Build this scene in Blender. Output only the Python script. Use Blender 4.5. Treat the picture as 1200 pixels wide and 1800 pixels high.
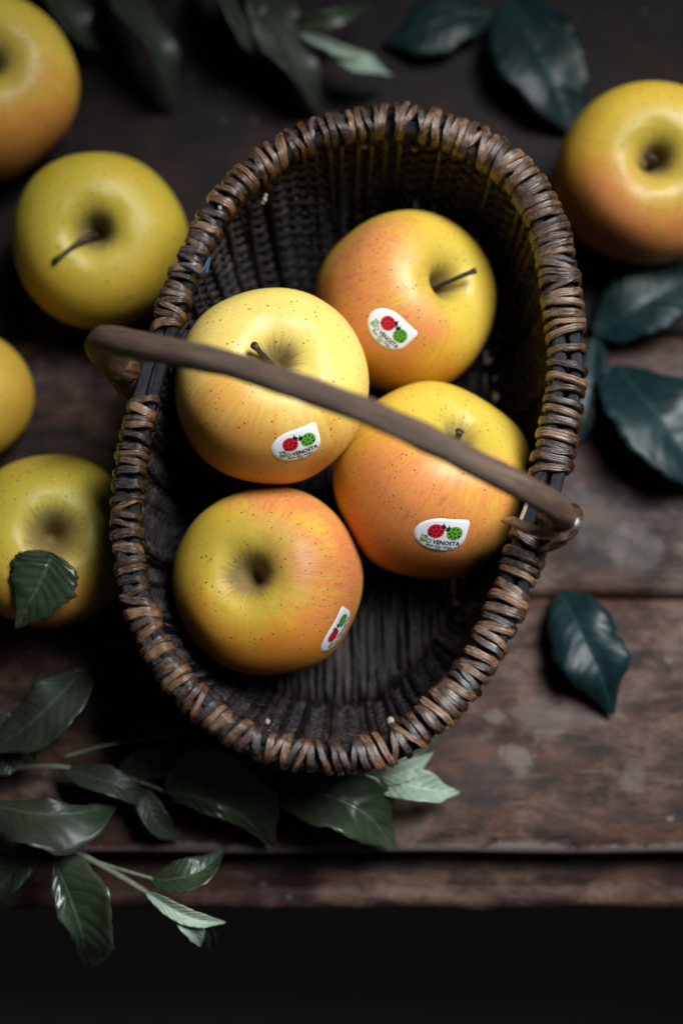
import bpy, bmesh, math, random
from mathutils import Vector, Matrix, Quaternion, noise
from mathutils.bvhtree import BVHTree

for o in list(bpy.data.objects):
    bpy.data.objects.remove(o)
random.seed(11)
PI = math.pi
scene = bpy.context.scene
col = scene.collection

# ------------------------------------------------------------------ camera
cam_d = bpy.data.cameras.new('camera')
cam_d.sensor_fit = 'HORIZONTAL'; cam_d.sensor_width = 24.0; cam_d.lens = 52.0
cam_d.clip_start = 0.02; cam_d.clip_end = 20.0
cam_d.dof.use_dof = True; cam_d.dof.focus_distance = 0.622
cam_d.dof.aperture_fstop = 2.4; cam_d.dof.aperture_blades = 0
cam = bpy.data.objects.new('camera', cam_d); col.objects.link(cam)
cam.location = (0.0000, -0.1709, 0.6960)
cam.rotation_euler = (math.radians(16), 0, 0)
scene.camera = cam

# ------------------------------------------------------------------ world and light
w = bpy.data.worlds.new('World'); scene.world = w; w.use_nodes = True
w.node_tree.nodes['Background'].inputs[0].default_value = (0.80, 0.86, 0.80, 1)
w.node_tree.nodes['Background'].inputs[1].default_value = 0.023

def area(name, loc, target, sx, sy, power, color, spread):
    d = bpy.data.lights.new(name, 'AREA'); d.shape = 'RECTANGLE'; d.size = sx; d.size_y = sy
    d.energy = power; d.color = color; d.spread = math.radians(spread)
    o = bpy.data.objects.new(name, d); col.objects.link(o); o.location = loc
    o.rotation_euler = (Vector(target) - Vector(loc)).to_track_quat('-Z', 'Y').to_euler()
    return o
area('window_light', (0.39, 0.22, 0.86), (0.06, -0.03, 0.05), 0.50, 0.44, 1.95, (0.96, 0.98, 1.0), 48)

scene.view_settings.view_transform = 'Standard'; scene.view_settings.look = 'None'
scene.view_settings.exposure = 0.0; scene.view_settings.gamma = 1.0
scene.view_settings.use_curve_mapping = False
scene.render.engine = 'CYCLES'
scene.cycles.use_denoising = True
scene.cycles.max_bounces = 4; scene.cycles.diffuse_bounces = 2; scene.cycles.glossy_bounces = 2
scene.cycles.caustics_reflective = False; scene.cycles.caustics_refractive = False

# ------------------------------------------------------------------ helpers
def tag(o, label=None, cat=None, group=None, kind=None):
    if label: o['label'] = label
    if cat: o['category'] = cat
    if group: o['group'] = group
    if kind: o['kind'] = kind
    return o

def empty(name, loc=(0, 0, 0)):
    o = bpy.data.objects.new(name, None); col.objects.link(o); o.location = loc
    o.empty_display_size = 0.02
    return o

def add(name, V, F, mats, parent=None, uvs=None, smooth=True, fmat=None):
    me = bpy.data.meshes.new(name)
    me.from_pydata([tuple(v) for v in V], [], F)
    if not isinstance(mats, (list, tuple)): mats = [mats]
    for m in mats: me.materials.append(m)
    if uvs:
        l = me.uv_layers.new(name='UVMap')
        for lp in me.loops: l.data[lp.index].uv = uvs[lp.vertex_index]
    if smooth: me.polygons.foreach_set('use_smooth', [True]*len(me.polygons))
    if fmat: me.polygons.foreach_set('material_index', fmat)
    me.update()
    o = bpy.data.objects.new(name, me); col.objects.link(o)
    if parent: place_under(o, parent)
    return o

def place_under(o, parent):
    o.parent = parent
    o.matrix_parent_inverse = parent_world(parent).inverted()

def parent_world(p):
    m = Matrix.LocRotScale(p.location, p.rotation_euler, p.scale)
    if p.parent: m = parent_world(p.parent) @ p.matrix_parent_inverse @ m
    return m

def crom(P, n, closed=False):
    """Catmull-Rom through P, n samples per span."""
    P = [Vector(p) for p in P]; out = []; N = len(P)
    spans = N if closed else N - 1
    for i in range(spans):
        if closed: a, b, c, d = P[i-1], P[i], P[(i+1) % N], P[(i+2) % N]
        else:
            b, c = P[i], P[i+1]
            a = P[i-1] if i else b*2 - c
            d = P[i+2] if i + 2 < N else c*2 - b
        for k in range(n):
            t = k/n
            out.append(0.5*((2*b) + (c-a)*t + (2*a-5*b+4*c-d)*t*t + (3*b-a-3*c+d)*t**3))
    if not closed: out.append(P[-1].copy())
    return out

def tube(path, rad, seg=8, closed=False, flat=1.0, up=Vector((0, 0, 1)), lump=0.0, seed=0.0, round_end=False):
    """A swept rod: verts, faces, uvs. rad: number or f(t). flat squeezes along 'up'."""
    n = len(path); V = []; F = []; UV = []
    rf = rad if callable(rad) else (lambda t: rad)
    L = 0.0
    for i, p in enumerate(path):
        a = path[(i-1) % n] if (closed or i) else path[0]
        b = path[(i+1) % n] if (closed or i < n-1) else path[-1]
        T = (b - a).normalized()
        s = T.cross(up)
        if s.length < 1e-4: s = T.cross(Vector((0, 1, 0)))
        s.normalize(); u = s.cross(T).normalized()
        if i: L += (p - path[i-1]).length
        t = i/(n-1)
        r = rf(t)
        for k in range(seg):
            an = 2*PI*k/seg
            q = r*(1 + (lump*noise.noise(Vector((L*90+seed, math.cos(an)*1.2, math.sin(an)*1.2+seed))) if lump else 0))
            V.append(p + s*(q*math.cos(an)) + u*(q*flat*math.sin(an)))
            UV.append((L*40 + seed, k/seg*2 if k <= seg/2 else 2 - k/seg*2))
    m = n if closed else n - 1
    for i in range(m):
        j = (i+1) % n
        for k in range(seg):
            F.append((i*seg+k, i*seg+(k+1) % seg, j*seg+(k+1) % seg, j*seg+k))
    if not closed:
        F.append(tuple(range(seg))[::-1]); F.append(tuple((n-1)*seg+k for k in range(seg)))
    return V, F, UV

# ------------------------------------------------------------------ node helper
class NT:
    def __init__(s, name):
        s.m = bpy.data.materials.new(name); s.m.use_nodes = True
        s.t = s.m.node_tree; s.b = s.t.nodes['Principled BSDF']
    def n(s, typ, ins=None, **props):
        nd = s.t.nodes.new(typ)
        for k, v in props.items(): setattr(nd, k, v)
        for k, v in (ins or {}).items(): s.put(nd.inputs[k], v)
        return nd
    def put(s, sock, v):
        if hasattr(v, 'is_linked') or hasattr(v, 'links'): s.t.links.new(v, sock)
        elif isinstance(v, (tuple, list)) and len(v) == 3 and sock.type == 'RGBA': sock.default_value = (*v, 1)
        else: sock.default_value = v
    def ma(s, op, a, b=0.0, c=0.0, clamp=False):
        return s.n('ShaderNodeMath', {0: a, 1: b, 2: c}, operation=op, use_clamp=clamp).outputs[0]
    def vm(s, op, a, b=(0, 0, 0), out=0):
        return s.n('ShaderNodeVectorMath', {0: a, 1: b}, operation=op).outputs[out]
    def mix(s, f, a, b, mode='MIX'):
        nd = s.n('ShaderNodeMix', data_type='RGBA', blend_type=mode)
        s.put(nd.inputs[0], f); s.put(nd.inputs[6], a); s.put(nd.inputs[7], b)
        return nd.outputs[2]
    def ss(s, x, lo, hi, a=0.0, b=1.0):
        return s.n('ShaderNodeMapRange', {0: x, 1: lo, 2: hi, 3: a, 4: b}, interpolation_type='SMOOTHSTEP').outputs[0]
    def noise(s, vec, scale, detail=4, rough=0.55, dist=0.0):
        return s.n('ShaderNodeTexNoise', {'Vector': vec, 'Scale': scale, 'Detail': detail, 'Roughness': rough, 'Distortion': dist}).outputs[0]
    def obj(s): return s.n('ShaderNodeTexCoord').outputs['Object']
    def uv(s): return s.n('ShaderNodeTexCoord').outputs['UV']
    def rnd(s): return s.n('ShaderNodeObjectInfo').outputs['Random']
    def sep(s, v):
        o = s.n('ShaderNodeSeparateXYZ', {0: v}).outputs; return o[0], o[1], o[2]
    def comb(s, x, y, z): return s.n('ShaderNodeCombineXYZ', {0: x, 1: y, 2: z}).outputs[0]
    def bump(s, h, strength, dist, normal=None):
        ins = {'Height': h, 'Strength': strength, 'Distance': dist}
        if normal is not None: ins['Normal'] = normal
        return s.n('ShaderNodeBump', ins).outputs[0]
    def out(s, color, rough, normal=None, **kw):
        s.put(s.b.inputs['Base Color'], color); s.put(s.b.inputs['Roughness'], rough)
        if normal is not None: s.put(s.b.inputs['Normal'], normal)
        for k, v in kw.items(): s.put(s.b.inputs[k.replace('_', ' ')], v)
        return s.m

# ------------------------------------------------------------------ materials
def mat_wood(name, dark, mid, worn, worn_amt, spots=(), edge=None):
    t = NT(name); o = t.n('ShaderNodeNewGeometry').outputs['Position']
    g = t.vm('MULTIPLY', o, (6, 60, 40))
    warp = t.noise(o, 9, 3)
    g = t.vm('ADD', g, t.comb(0, t.ma('MULTIPLY', warp, 5), t.ma('MULTIPLY', t.rnd(), 40)))
    grain = t.noise(g, 1.0, 7, 0.65, 0.4)
    fine = t.noise(t.vm('MULTIPLY', o, (25, 420, 100)), 1.0, 4, 0.7)
    blot = t.noise(o, 17, 6, 0.62, 0.3)
    big = t.noise(t.vm('ADD', o, (3.1, 1.7, 0)), 6, 4, 0.6)
    mott = t.noise(t.vm('MULTIPLY', t.vm('ADD', o, (1.3, 8.1, 0)), (42, 75, 40)), 1.0, 9, 0.76, 0.25)
    c = t.mix(t.ss(t.ma('ADD', t.ma('MULTIPLY', grain, 0.45), t.ma('MULTIPLY', mott, 0.55)), 0.40, 0.60), dark, mid)
    c = t.mix(t.ma('MULTIPLY', t.ss(blot, 0.5, 0.7), 0.55), c, (0.055, 0.024, 0.016))
    wear = t.ma('MULTIPLY', t.ss(t.ma('ADD', t.ma('MULTIPLY', big, 0.45), t.ma('ADD', t.ma('MULTIPLY', blot, 0.35), t.ma('MULTIPLY', mott, 0.35))), 0.56, 0.69), worn_amt)
    c = t.mix(wear, c, worn)
    scr = t.noise(t.vm('MULTIPLY', t.vm('ADD', o, (0.3, 0.1, 0)), (14, 330, 10)), 1.0, 3, 0.6, 1.2)
    c = t.mix(t.ma('MULTIPLY', t.ss(scr, 0.62, 0.70), t.ss(blot, 0.35, 0.6, 0.1, 0.8)), c, worn)
    deep = t.noise(t.vm('ADD', o, (9, 4, 2)), 34, 5, 0.7, 0.5)
    c = t.mix(t.ma('MULTIPLY', t.ss(deep, 0.56, 0.68), 0.65), c, (0.018, 0.012, 0.010))
    if edge is not None:                             # paint and varnish rubbed off along the front edge
        e = t.ma('ADD', t.ma('SUBTRACT', t.sep(o)[1], edge), t.ma('MULTIPLY', t.ma('SUBTRACT', deep, 0.55), 0.016))
        c = t.mix(t.ma('MULTIPLY', t.ss(e, 0.001, 0.0045, 1, 0), 0.85), c, (0.15, 0.12, 0.11))
    for (p, r, amt) in spots:
        d = t.vm('LENGTH', t.vm('MULTIPLY', t.vm('SUBTRACT', o, p), (1, 1, 0)), out=1)
        d = t.ma('ADD', d, t.ma('MULTIPLY', t.ma('SUBTRACT', deep, 0.5), r*4.5))
        d = t.ma('ADD', d, t.ma('MULTIPLY', t.ma('SUBTRACT', blot, 0.5), r*3.0))
        c = t.mix(t.ma('MULTIPLY', t.ma('MULTIPLY', t.ss(d, r*0.5, r*1.1, 1, 0), amt), t.ss(grain, 0.3, 0.6, 0.35, 1.0)), c, (0.135, 0.112, 0.098))
    speck = t.noise(t.vm('ADD', o, (5, 5, 1)), 120, 2, 0.5)
    c = t.mix(t.ma('MULTIPLY', t.ss(speck, 0.70, 0.76), 0.35), c, (0.20, 0.195, 0.19))
    h = t.ma('ADD', t.ma('MULTIPLY', grain, 0.7), t.ma('ADD', t.ma('MULTIPLY', fine, 0.35), t.ma('MULTIPLY', deep, -0.5)))
    return t.out(c, t.ss(blot, 0.3, 0.7, 0.50, 0.72), t.bump(h, 0.75, 0.0012), Specular_IOR_Level=0.2)

def mat_apple(name, base, pink_dir, pink, orange_dir, orange, green=0.7, russet=0.14):
    t = NT(name); o = t.obj()
    n = t.vm('NORMALIZE', o)
    x, y, z = t.sep(o)
    rho = t.ma('SQRT', t.ma('ADD', t.ma('MULTIPLY', x, x), t.ma('MULTIPLY', y, y)))
    rr = t.ma('MULTIPLY', rho, 25.0)                 # about 1 at the widest girth
    ang = t.ma('ARCTAN2', y, x)
    # streaks that run from the stem to the calyx
    ca = t.comb(t.ma('MULTIPLY', t.ma('COSINE', ang), 13), t.ma('MULTIPLY', t.ma('SINE', ang), 13), t.ma('MULTIPLY', z, 30))
    streak = t.noise(ca, 1.0, 5, 0.65)
    soft = t.noise(o, 38, 4, 0.55)
    fine = t.noise(o, 420, 3, 0.6)
    tex = t.ma('ADD', t.ma('MULTIPLY', t.ma('SUBTRACT', streak, 0.5), 0.85), t.ma('MULTIPLY', t.ma('SUBTRACT', soft, 0.5), 1.5))
    c = t.mix(t.ss(soft, 0.35, 0.68), base, (base[0]*0.93, base[1]*1.04, base[2]*0.75))
    def toward(d, lo, hi):
        f = t.vm('DOT_PRODUCT', n, tuple(d), out=1)
        return t.ss(t.ma('ADD', f, tex), lo, hi)
    c = t.mix(t.ma('MULTIPLY', toward(orange_dir, -0.10, 0.95), orange), c, (0.61, 0.205, 0.018))
    c = t.mix(t.ma('MULTIPLY', toward(pink_dir, 0.30, 1.05), pink), c, (0.64, 0.215, 0.075))
    fleck = t.noise(t.comb(t.ma('MULTIPLY', t.ma('COSINE', ang), 45), t.ma('MULTIPLY', t.ma('SINE', ang), 45), t.ma('MULTIPLY', z, 260)), 1.0, 4, 0.7)
    fl_ = t.ma('MULTIPLY', t.ma('MULTIPLY', t.ss(fleck, 0.50, 0.68), toward(pink_dir, 0.35, 1.1)), pink*0.9)
    c = t.mix(fl_, c, (0.46, 0.085, 0.030))
    # greener round the cavity, then russet
    stem_side = t.ss(z, 0.0, 0.012)
    gr = t.ma('MULTIPLY', t.ss(t.ma('ADD', rr, t.ma('MULTIPLY', tex, 0.3)), 0.30, 0.85, 1, 0), stem_side)
    c = t.mix(t.ma('MULTIPLY', gr, green), c, (0.45, 0.375, 0.048))
    ray_ = t.noise(t.comb(t.ma('MULTIPLY', t.ma('COSINE', ang), 5), t.ma('MULTIPLY', t.ma('SINE', ang), 5), t.ma('MULTIPLY', rr, 1.0)), 1.6, 6, 0.75)
    ru = t.ss(t.ma('ADD', rr, t.ma('MULTIPLY', t.ma('SUBTRACT', ray_, 0.5), 0.42)), russet-0.02, russet+0.17, 1, 0)
    ru = t.ma('MULTIPLY', ru, t.ma('MULTIPLY', stem_side, t.ss(soft, 0.25, 0.6, 0.55, 1.0)))
    c = t.mix(t.ma('MULTIPLY', ru, 0.85), c, (0.15, 0.105, 0.055))
    # lenticels, of uneven size; denser towards the calyx
    def dots(scale, seed, thr, keep):
        v = t.n('ShaderNodeTexVoronoi', {'Vector': t.vm('ADD', o, (seed, seed*2, seed*3)), 'Scale': scale, 'Randomness': 0.95})
        rad = t.ma('MULTIPLY_ADD', t.sep(v.outputs['Color'])[0], thr*0.7, thr*0.3)
        on = t.ma('GREATER_THAN', t.sep(v.outputs['Color'])[1], keep)
        return t.ma('MULTIPLY', t.ss(t.ma('SUBTRACT', v.outputs['Distance'], rad), 0.0, 0.05, 1, 0), on)
    d1 = dots(390, 0.3, 0.185, 0.30); d2 = dots(600, 1.7, 0.16, 0.25)
    c = t.mix(t.ma('MULTIPLY', d1, 0.80), c, (0.13, 0.060, 0.020))
    c = t.mix(t.ma('MULTIPLY', d2, 0.50), c, (0.20, 0.095, 0.025))
    bruise = t.noise(t.vm('ADD', o, (2, 7, 1)), 65, 3, 0.6)
    c = t.mix(t.ma('MULTIPLY', t.ss(bruise, 0.66, 0.74), 0.55), c, (0.24, 0.12, 0.03))
    c = t.mix(t.ss(fine, 0.3, 0.7, 0.0, 0.10), c, (0.25, 0.14, 0.02))
    hb = t.ma('ADD', t.ma('MULTIPLY', fine, 0.25), t.ma('MULTIPLY', d1, -0.5))
    rough = t.ma('ADD', t.ss(soft, 0.3, 0.7, 0.42, 0.54), t.ma('MULTIPLY', ru, 0.3))
    return t.out(c, rough, t.bump(hb, 0.35, 0.0003), Subsurface_Weight=0.04,
                 Subsurface_Radius=(0.006, 0.0035, 0.001), Subsurface_Scale=0.6, Specular_IOR_Level=0.42)

def mat_cane(name, dark, mid, light, sheen=0.4, spec=0.55, coat=0.0):
    t = NT(name); u, v, _ = t.sep(t.uv()); r = t.rnd()
    off = t.ma('MULTIPLY', r, 87)
    fib = t.noise(t.comb(t.ma('ADD', t.ma('MULTIPLY', u, 2.2), off), t.ma('MULTIPLY', v, 13), off), 1.0, 5, 0.65)
    patch = t.noise(t.comb(t.ma('ADD', t.ma('MULTIPLY', u, 2.4), off), t.ma('MULTIPLY', v, 1.2), t.ma('ADD', off, 9)), 1.0, 4, 0.6)
    c = t.mix(t.ss(t.ma('ADD', fib, t.ma('MULTIPLY', t.ma('SUBTRACT', r, 0.5), 0.30)), 0.38, 0.62), dark, mid)
    c = t.mix(t.ma('MULTIPLY', t.ss(t.ma('ADD', patch, t.ma('MULTIPLY', t.ma('SUBTRACT', r, 0.5), 0.3)), 0.50, 0.72), 0.8), c, light)
    c = t.mix(t.ma('MULTIPLY', t.ss(patch, 0.42, 0.30), 0.55), c, (0.020, 0.010, 0.012))
    pore = t.noise(t.comb(t.ma('ADD', t.ma('MULTIPLY', u, 14), off), t.ma('MULTIPLY', v, 26), off), 1.0, 3, 0.7)
    c = t.mix(t.ma('MULTIPLY', t.ss(pore, 0.60, 0.70), 0.7), c, (0.014, 0.008, 0.006))
    h = t.ma('ADD', fib, t.ma('MULTIPLY', pore, -0.4))
    return t.out(c, t.ss(patch, 0.3, 0.7, sheen-0.10, sheen+0.14), t.bump(h, 0.95, 0.0010), Specular_IOR_Level=spec, Coat_Weight=coat, Coat_Roughness=0.22)

def mat_leaf(name, deep, pale, vein, rough=0.42, nveins=9.0, bumpd=0.0011, spec=0.5):
    t = NT(name); u, v, _ = t.sep(t.uv()); o = t.obj()
    av = t.ma('ABSOLUTE', t.ma('SUBTRACT', t.ma('MULTIPLY', v, 2), 1))
    wob = t.ma('MULTIPLY', t.ma('SUBTRACT', t.noise(t.comb(t.ma('MULTIPLY', u, 5), t.ma('MULTIPLY', v, 2), t.ma('MULTIPLY', t.rnd(), 50)), 1.0, 2), 0.5), 0.13)
    ph = t.ma('FRACT', t.ma('MULTIPLY', t.ma('ADD', wob, t.ma('SUBTRACT', u, t.ma('MULTIPLY', t.ma('POWER', av, 1.3), 0.20))), nveins))
    dv = t.ma('ABSOLUTE', t.ma('SUBTRACT', ph, 0.5))              # 0.5 at a vein, 0 between
    lat = t.ma('MULTIPLY', t.ss(dv, 0.42, 0.50), t.ss(av, 0.95, 0.55))
    mid = t.ss(av, 0.09, 0.02)
    blot = t.noise(o, 60, 4, 0.6)
    c = t.mix(t.ss(blot, 0.32, 0.7), deep, pale)
    cell = t.noise(o, 900, 2, 0.6)
    c = t.mix(t.ss(cell, 0.35, 0.7, 0, 0.22), c, (deep[0]*0.5, deep[1]*0.5, deep[2]*0.5))
    c = t.mix(t.ma('MULTIPLY', lat, 0.35), c, vein)
    c = t.mix(t.ma('MULTIPLY', mid, 0.8), c, vein)
    c = t.mix(t.ma('MULTIPLY', t.ss(t.noise(o, 140, 3, 0.6), 0.70, 0.76), 0.6), c, (0.09, 0.06, 0.03))
    h = t.ma('ADD', t.ma('SUBTRACT', t.ma('MULTIPLY', t.ss(dv, 0.0, 0.5), -1.0), mid), t.ma('MULTIPLY', cell, 0.12))
    return t.out(c, t.ma('ADD', rough, t.ma('MULTIPLY', t.ma('SUBTRACT', blot, 0.5), 0.25)), t.bump(h, 0.6, bumpd), Specular_IOR_Level=spec)

def mat_plain(name, color, rough=0.5, var=0.3, scale=300):
    t = NT(name); o = t.obj(); n_ = t.noise(o, scale, 4, 0.6)
    c = t.mix(t.ss(n_, 0.3, 0.7), color, tuple(k*(1-var) for k in color))
    return t.out(c, rough, t.bump(n_, 0.3, 0.0003))

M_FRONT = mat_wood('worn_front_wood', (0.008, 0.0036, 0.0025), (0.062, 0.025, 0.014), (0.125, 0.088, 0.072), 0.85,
    [((0.0803, -0.0910, 0.0000), 0.0105, 0.62), ((0.0718, -0.0724, 0.0000), 0.0045, 0.7), ((0.1345, -0.1002, 0.0000), 0.006, 0.5),
     ((0.0938, -0.0690, 0.0000), 0.012, 0.55), ((0.1519, -0.1190, 0.0000), 0.0032, 1.0), ((0.1100, -0.0663, 0.0000), 0.010, 0.4)], -0.1344)
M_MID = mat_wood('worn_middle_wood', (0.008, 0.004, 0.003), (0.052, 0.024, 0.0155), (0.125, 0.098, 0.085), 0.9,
    [((0.1253, 0.0287, 0.0000), 0.016, 0.45), ((0.1439, 0.0114, 0.0000), 0.010, 0.5)])
M_REAR = mat_wood('dark_board_wood', (0.0045, 0.003, 0.0028), (0.010, 0.006, 0.0052), (0.015, 0.010, 0.009), 0.5)  # far boards, apron and under board, in a much darker tone
M_LIP = mat_wood('edge_moulding_wood', (0.014, 0.009, 0.009), (0.055, 0.026, 0.018), (0.14, 0.085, 0.062), 0.8)
M_CANE = mat_cane('cane_bark', (0.016, 0.007, 0.004), (0.125, 0.058, 0.026), (0.28, 0.155, 0.075), 0.25, 0.85, 0.7)
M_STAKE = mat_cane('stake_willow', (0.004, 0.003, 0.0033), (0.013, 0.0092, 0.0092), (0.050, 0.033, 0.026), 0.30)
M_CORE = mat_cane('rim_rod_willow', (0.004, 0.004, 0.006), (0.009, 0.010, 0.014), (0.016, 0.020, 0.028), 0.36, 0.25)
M_HANDLE = mat_cane('handle_wood', (0.09, 0.056, 0.038), (0.30, 0.210, 0.155), (0.39, 0.285, 0.22), 0.46, 0.40)
M_STEM = mat_plain('apple_stem_bark', (0.055, 0.033, 0.022), 0.6, 0.5, 500)
M_TWIG = mat_plain('twig_bark', (0.13, 0.15, 0.10), 0.5, 0.4, 300)
M_PITH_GAPLIGHT = mat_plain('pith_and_gap_light', (0.30, 0.24, 0.18), 0.6, 0.2, 300)  # pith of cut rods; also the painted gap light in the far wall
M_THREAD = mat_plain('blue_thread', (0.03, 0.07, 0.12), 0.6, 0.3, 300)
M_WHITE = mat_plain('sticker_paper', (0.80, 0.81, 0.84), 0.32, 0.03, 200)
M_RED = mat_plain('print_red', (0.60, 0.012, 0.028), 0.32, 0.08)
M_GREEN = mat_plain('print_green', (0.10, 0.36, 0.035), 0.32, 0.08)
M_INK = mat_plain('print_black', (0.012, 0.013, 0.016), 0.35, 0.1)
M_TEAL = mat_leaf('dark_teal_leaf', (0.003, 0.013, 0.014), (0.005, 0.022, 0.023), (0.010, 0.033, 0.035), 0.44, 10.0, 0.00022, 0.34)
M_GLEAF = mat_leaf('green_leaf', (0.022, 0.035, 0.018), (0.036, 0.054, 0.030), (0.062, 0.085, 0.054), 0.34, 9.0, 0.00035)
M_DULL = mat_leaf('dull_green_leaf', (0.017, 0.025, 0.015), (0.027, 0.037, 0.024), (0.046, 0.060, 0.040), 0.46, 10.0, 0.00022, 0.4)
M_YOUNG = mat_leaf('young_pale_leaf', (0.20, 0.28, 0.20), (0.30, 0.38, 0.30), (0.36, 0.44, 0.36), 0.5, 10.0, 0.0004)

# ------------------------------------------------------------------ setting: floor and table
t_ = NT('dark_floor'); oo = t_.obj()
nf = t_.noise(oo, 4, 5, 0.6)
M_FLOOR = t_.out(t_.mix(nf, (0.24, 0.235, 0.19), (0.27, 0.26, 0.215)), 0.8, t_.bump(nf, 0.2, 0.01))
fl = add('floor', [(-3, -3, -0.76), (3, -3, -0.76), (3, 3, -0.76), (-3, 3, -0.76)], [(0, 1, 2, 3)], M_FLOOR, smooth=False)
tag(fl, kind='structure')

table = empty('wooden_table', (0, -0.1349, -0.03))
tag(table, 'dark worn wooden table top with a moulded front edge', 'table')
def plank(y0, y1, m, seed, skew=0.0):
    """One board: bevelled, slightly uneven top."""
    nx, ny = 60, 10; x0, x1 = -0.75, 0.75; V = []; F = []
    for i in range(nx+1):
        x = x0 + (x1-x0)*i/nx
        for j in range(ny+1):
            f = j/ny; f = 0.5 - 0.5*math.cos(PI*f)
            wob = 0.0010*noise.noise(Vector((x*14, seed, 0.0)))
            ya = y0 + skew*x + wob; yb = y1 + skew*x + 0.0010*noise.noise(Vector((x*14, seed+5, 0)))
            y = ya + (yb-ya)*f
            e = min(f, 1-f)*(yb-ya)
            z = -0.0022*max(0, 1 - e/0.004)**2 + 0.0007*noise.noise(Vector((x*9, y*25, seed)))
            V.append((x, y, z))
    for i in range(nx):
        for j in range(ny):
            a = i*(ny+1)+j; F.append((a, a+ny+1, a+ny+2, a+1))
    b = len(V)
    for i in range(nx+1):
        p, q = V[i*(ny+1)], V[i*(ny+1)+ny]
        V += [(p[0], p[1]+0.0005, -0.024), (q[0], q[1]-0.0005, -0.024)]
    for i in range(nx):
        F.append((i*(ny+1), b+2*i, b+2*i+2, (i+1)*(ny+1)))
        F.append((i*(ny+1)+ny, (i+1)*(ny+1)+ny, b+2*i+3, b+2*i+1))
        F.append((b+2*i, b+2*i+1, b+2*i+3, b+2*i+2))
    return add('plank', V, F, m, table)
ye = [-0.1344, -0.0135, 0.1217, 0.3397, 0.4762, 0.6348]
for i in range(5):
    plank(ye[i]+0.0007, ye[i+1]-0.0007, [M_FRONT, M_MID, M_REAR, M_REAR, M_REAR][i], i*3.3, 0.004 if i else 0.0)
def strip(name, prof, m, seed):
    nx = 200; V = []; F = []; k = len(prof)
    for i in range(nx+1):
        x = -0.75 + 1.5*i/nx
        for j, (y, z) in enumerate(prof):
            a = 0.0014*noise.noise(Vector((x*22, j*0.7, seed))) + 0.0016*noise.noise(Vector((x*70, j*1.1, seed)))
            V.append((x, ye[0] + y + a, z + a*0.7))
    for i in range(nx):
        for j in range(k-1):
            a = i*k+j; F.append((a, a+1, a+k+1, a+k))
    return add(name, V, F, m, table)
strip('moulding', [(0.02, -0.0275), (0.004, -0.0272), (-0.002, -0.0270), (-0.0085, -0.0266), (-0.0115, -0.0250), (-0.0135, -0.0215), (-0.0165, -0.0195), (-0.0200, -0.0195), (-0.0228, -0.0215), (-0.0243, -0.025), (-0.0238, -0.031), (-0.020, -0.036), (-0.012, -0.038), (0.01, -0.039)], M_LIP, 2.0)
strip('apron', [(0.012, -0.0395), (0.012, -0.12), (0.03, -0.12)], M_REAR, 6.0)
add('under_board', [(-0.75, ye[0]+0.022, -0.0262), (0.75, ye[0]+0.022, -0.0262), (0.75, ye[5], -0.0262), (-0.75, ye[5], -0.0262)], [(0, 1, 2, 3)], M_REAR, table, smooth=False)

# ------------------------------------------------------------------ basket
ZR = 0.102
RIM_PTS = [(0.0200, 0.1725, 0.1199), (-0.0087, 0.1675, 0.1194), (-0.0323, 0.1544, 0.1179), (-0.0502, 0.1368, 0.1160), (-0.0626, 0.1137, 0.1134), (-0.0701, 0.0954, 0.1114), (-0.0752, 0.0783, 0.1094), (-0.0804, 0.0609, 0.1074), (-0.0846, 0.0431, 0.1054), (-0.0876, 0.0277, 0.1036), (-0.0892, 0.0119, 0.1017), (-0.0895, -0.0073, 0.0994), (-0.0874, -0.0263, 0.0971), (-0.0815, -0.0451, 0.0949), (-0.0732, -0.0619, 0.0928), (-0.0612, -0.0767, 0.0910), (-0.0442, -0.0902, 0.0893), (-0.0270, -0.0975, 0.0884), (-0.0093, -0.1007, 0.0880), (0.0093, -0.1000, 0.0881), (0.0237, -0.0950, 0.0887), (0.0366, -0.0849, 0.0899), (0.0539, -0.0665, 0.0922), (0.0669, -0.0427, 0.0951), (0.0754, -0.0204, 0.0979), (0.0822, -0.0013, 0.1001), (0.0882, 0.0192, 0.1026), (0.0927, 0.0387, 0.1049), (0.0962, 0.0621, 0.1076), (0.0952, 0.0833, 0.1100), (0.0933, 0.1035, 0.1123), (0.0894, 0.1239, 0.1146), (0.0811, 0.1419, 0.1166), (0.0690, 0.1555, 0.1181), (0.0542, 0.1641, 0.1190), (0.0361, 0.1712, 0.1198)]
_raw = crom(RIM_PTS, 24, True)
# resample evenly by arc length and smooth a little
NR = 720
def resample(P, n):
    L = [0.0]
    for i in range(len(P)): L.append(L[-1] + (P[(i+1) % len(P)] - P[i]).length)
    out = []; k = 0
    for i in range(n):
        s = L[-1]*i/n
        while L[k+1] < s: k += 1
        f = (s-L[k])/max(1e-9, L[k+1]-L[k])
        out.append(P[k].lerp(P[(k+1) % len(P)], f))
    return out, L[-1]
RIM, RLEN = resample(_raw, NR)
for _ in range(40):
    RIM = [RIM[i]*0.5 + (RIM[i-1] + RIM[(i+1) % NR])*0.25 for i in range(NR)]
CEN = sum(RIM, Vector())/NR
def rim_at(s):
    s = (s % 1.0)*NR; i = int(s) % NR; f = s - int(s)
    return RIM[i].lerp(RIM[(i+1) % NR], f)
def rim_frame(s):
    p = rim_at(s); T = (rim_at(s+0.004) - rim_at(s-0.004)).normalized()
    N = T.cross(Vector((0, 0, 1))).normalized()
    if N.dot(p - CEN) < 0: N = -N
    return p, T, N
def rim_half(s):                                   # wider on the right than on the left
    p = rim_at(s)
    return 0.0062 + 0.0013*max(-0.6, min(1, (p.x - CEN.x)/0.09))

basket = empty('wicker_basket', (CEN.x, CEN.y, 0.004))
tag(basket, 'oval dark wicker basket with a cane wrapped rim and one arched handle, holding four apples', 'basket')

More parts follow.
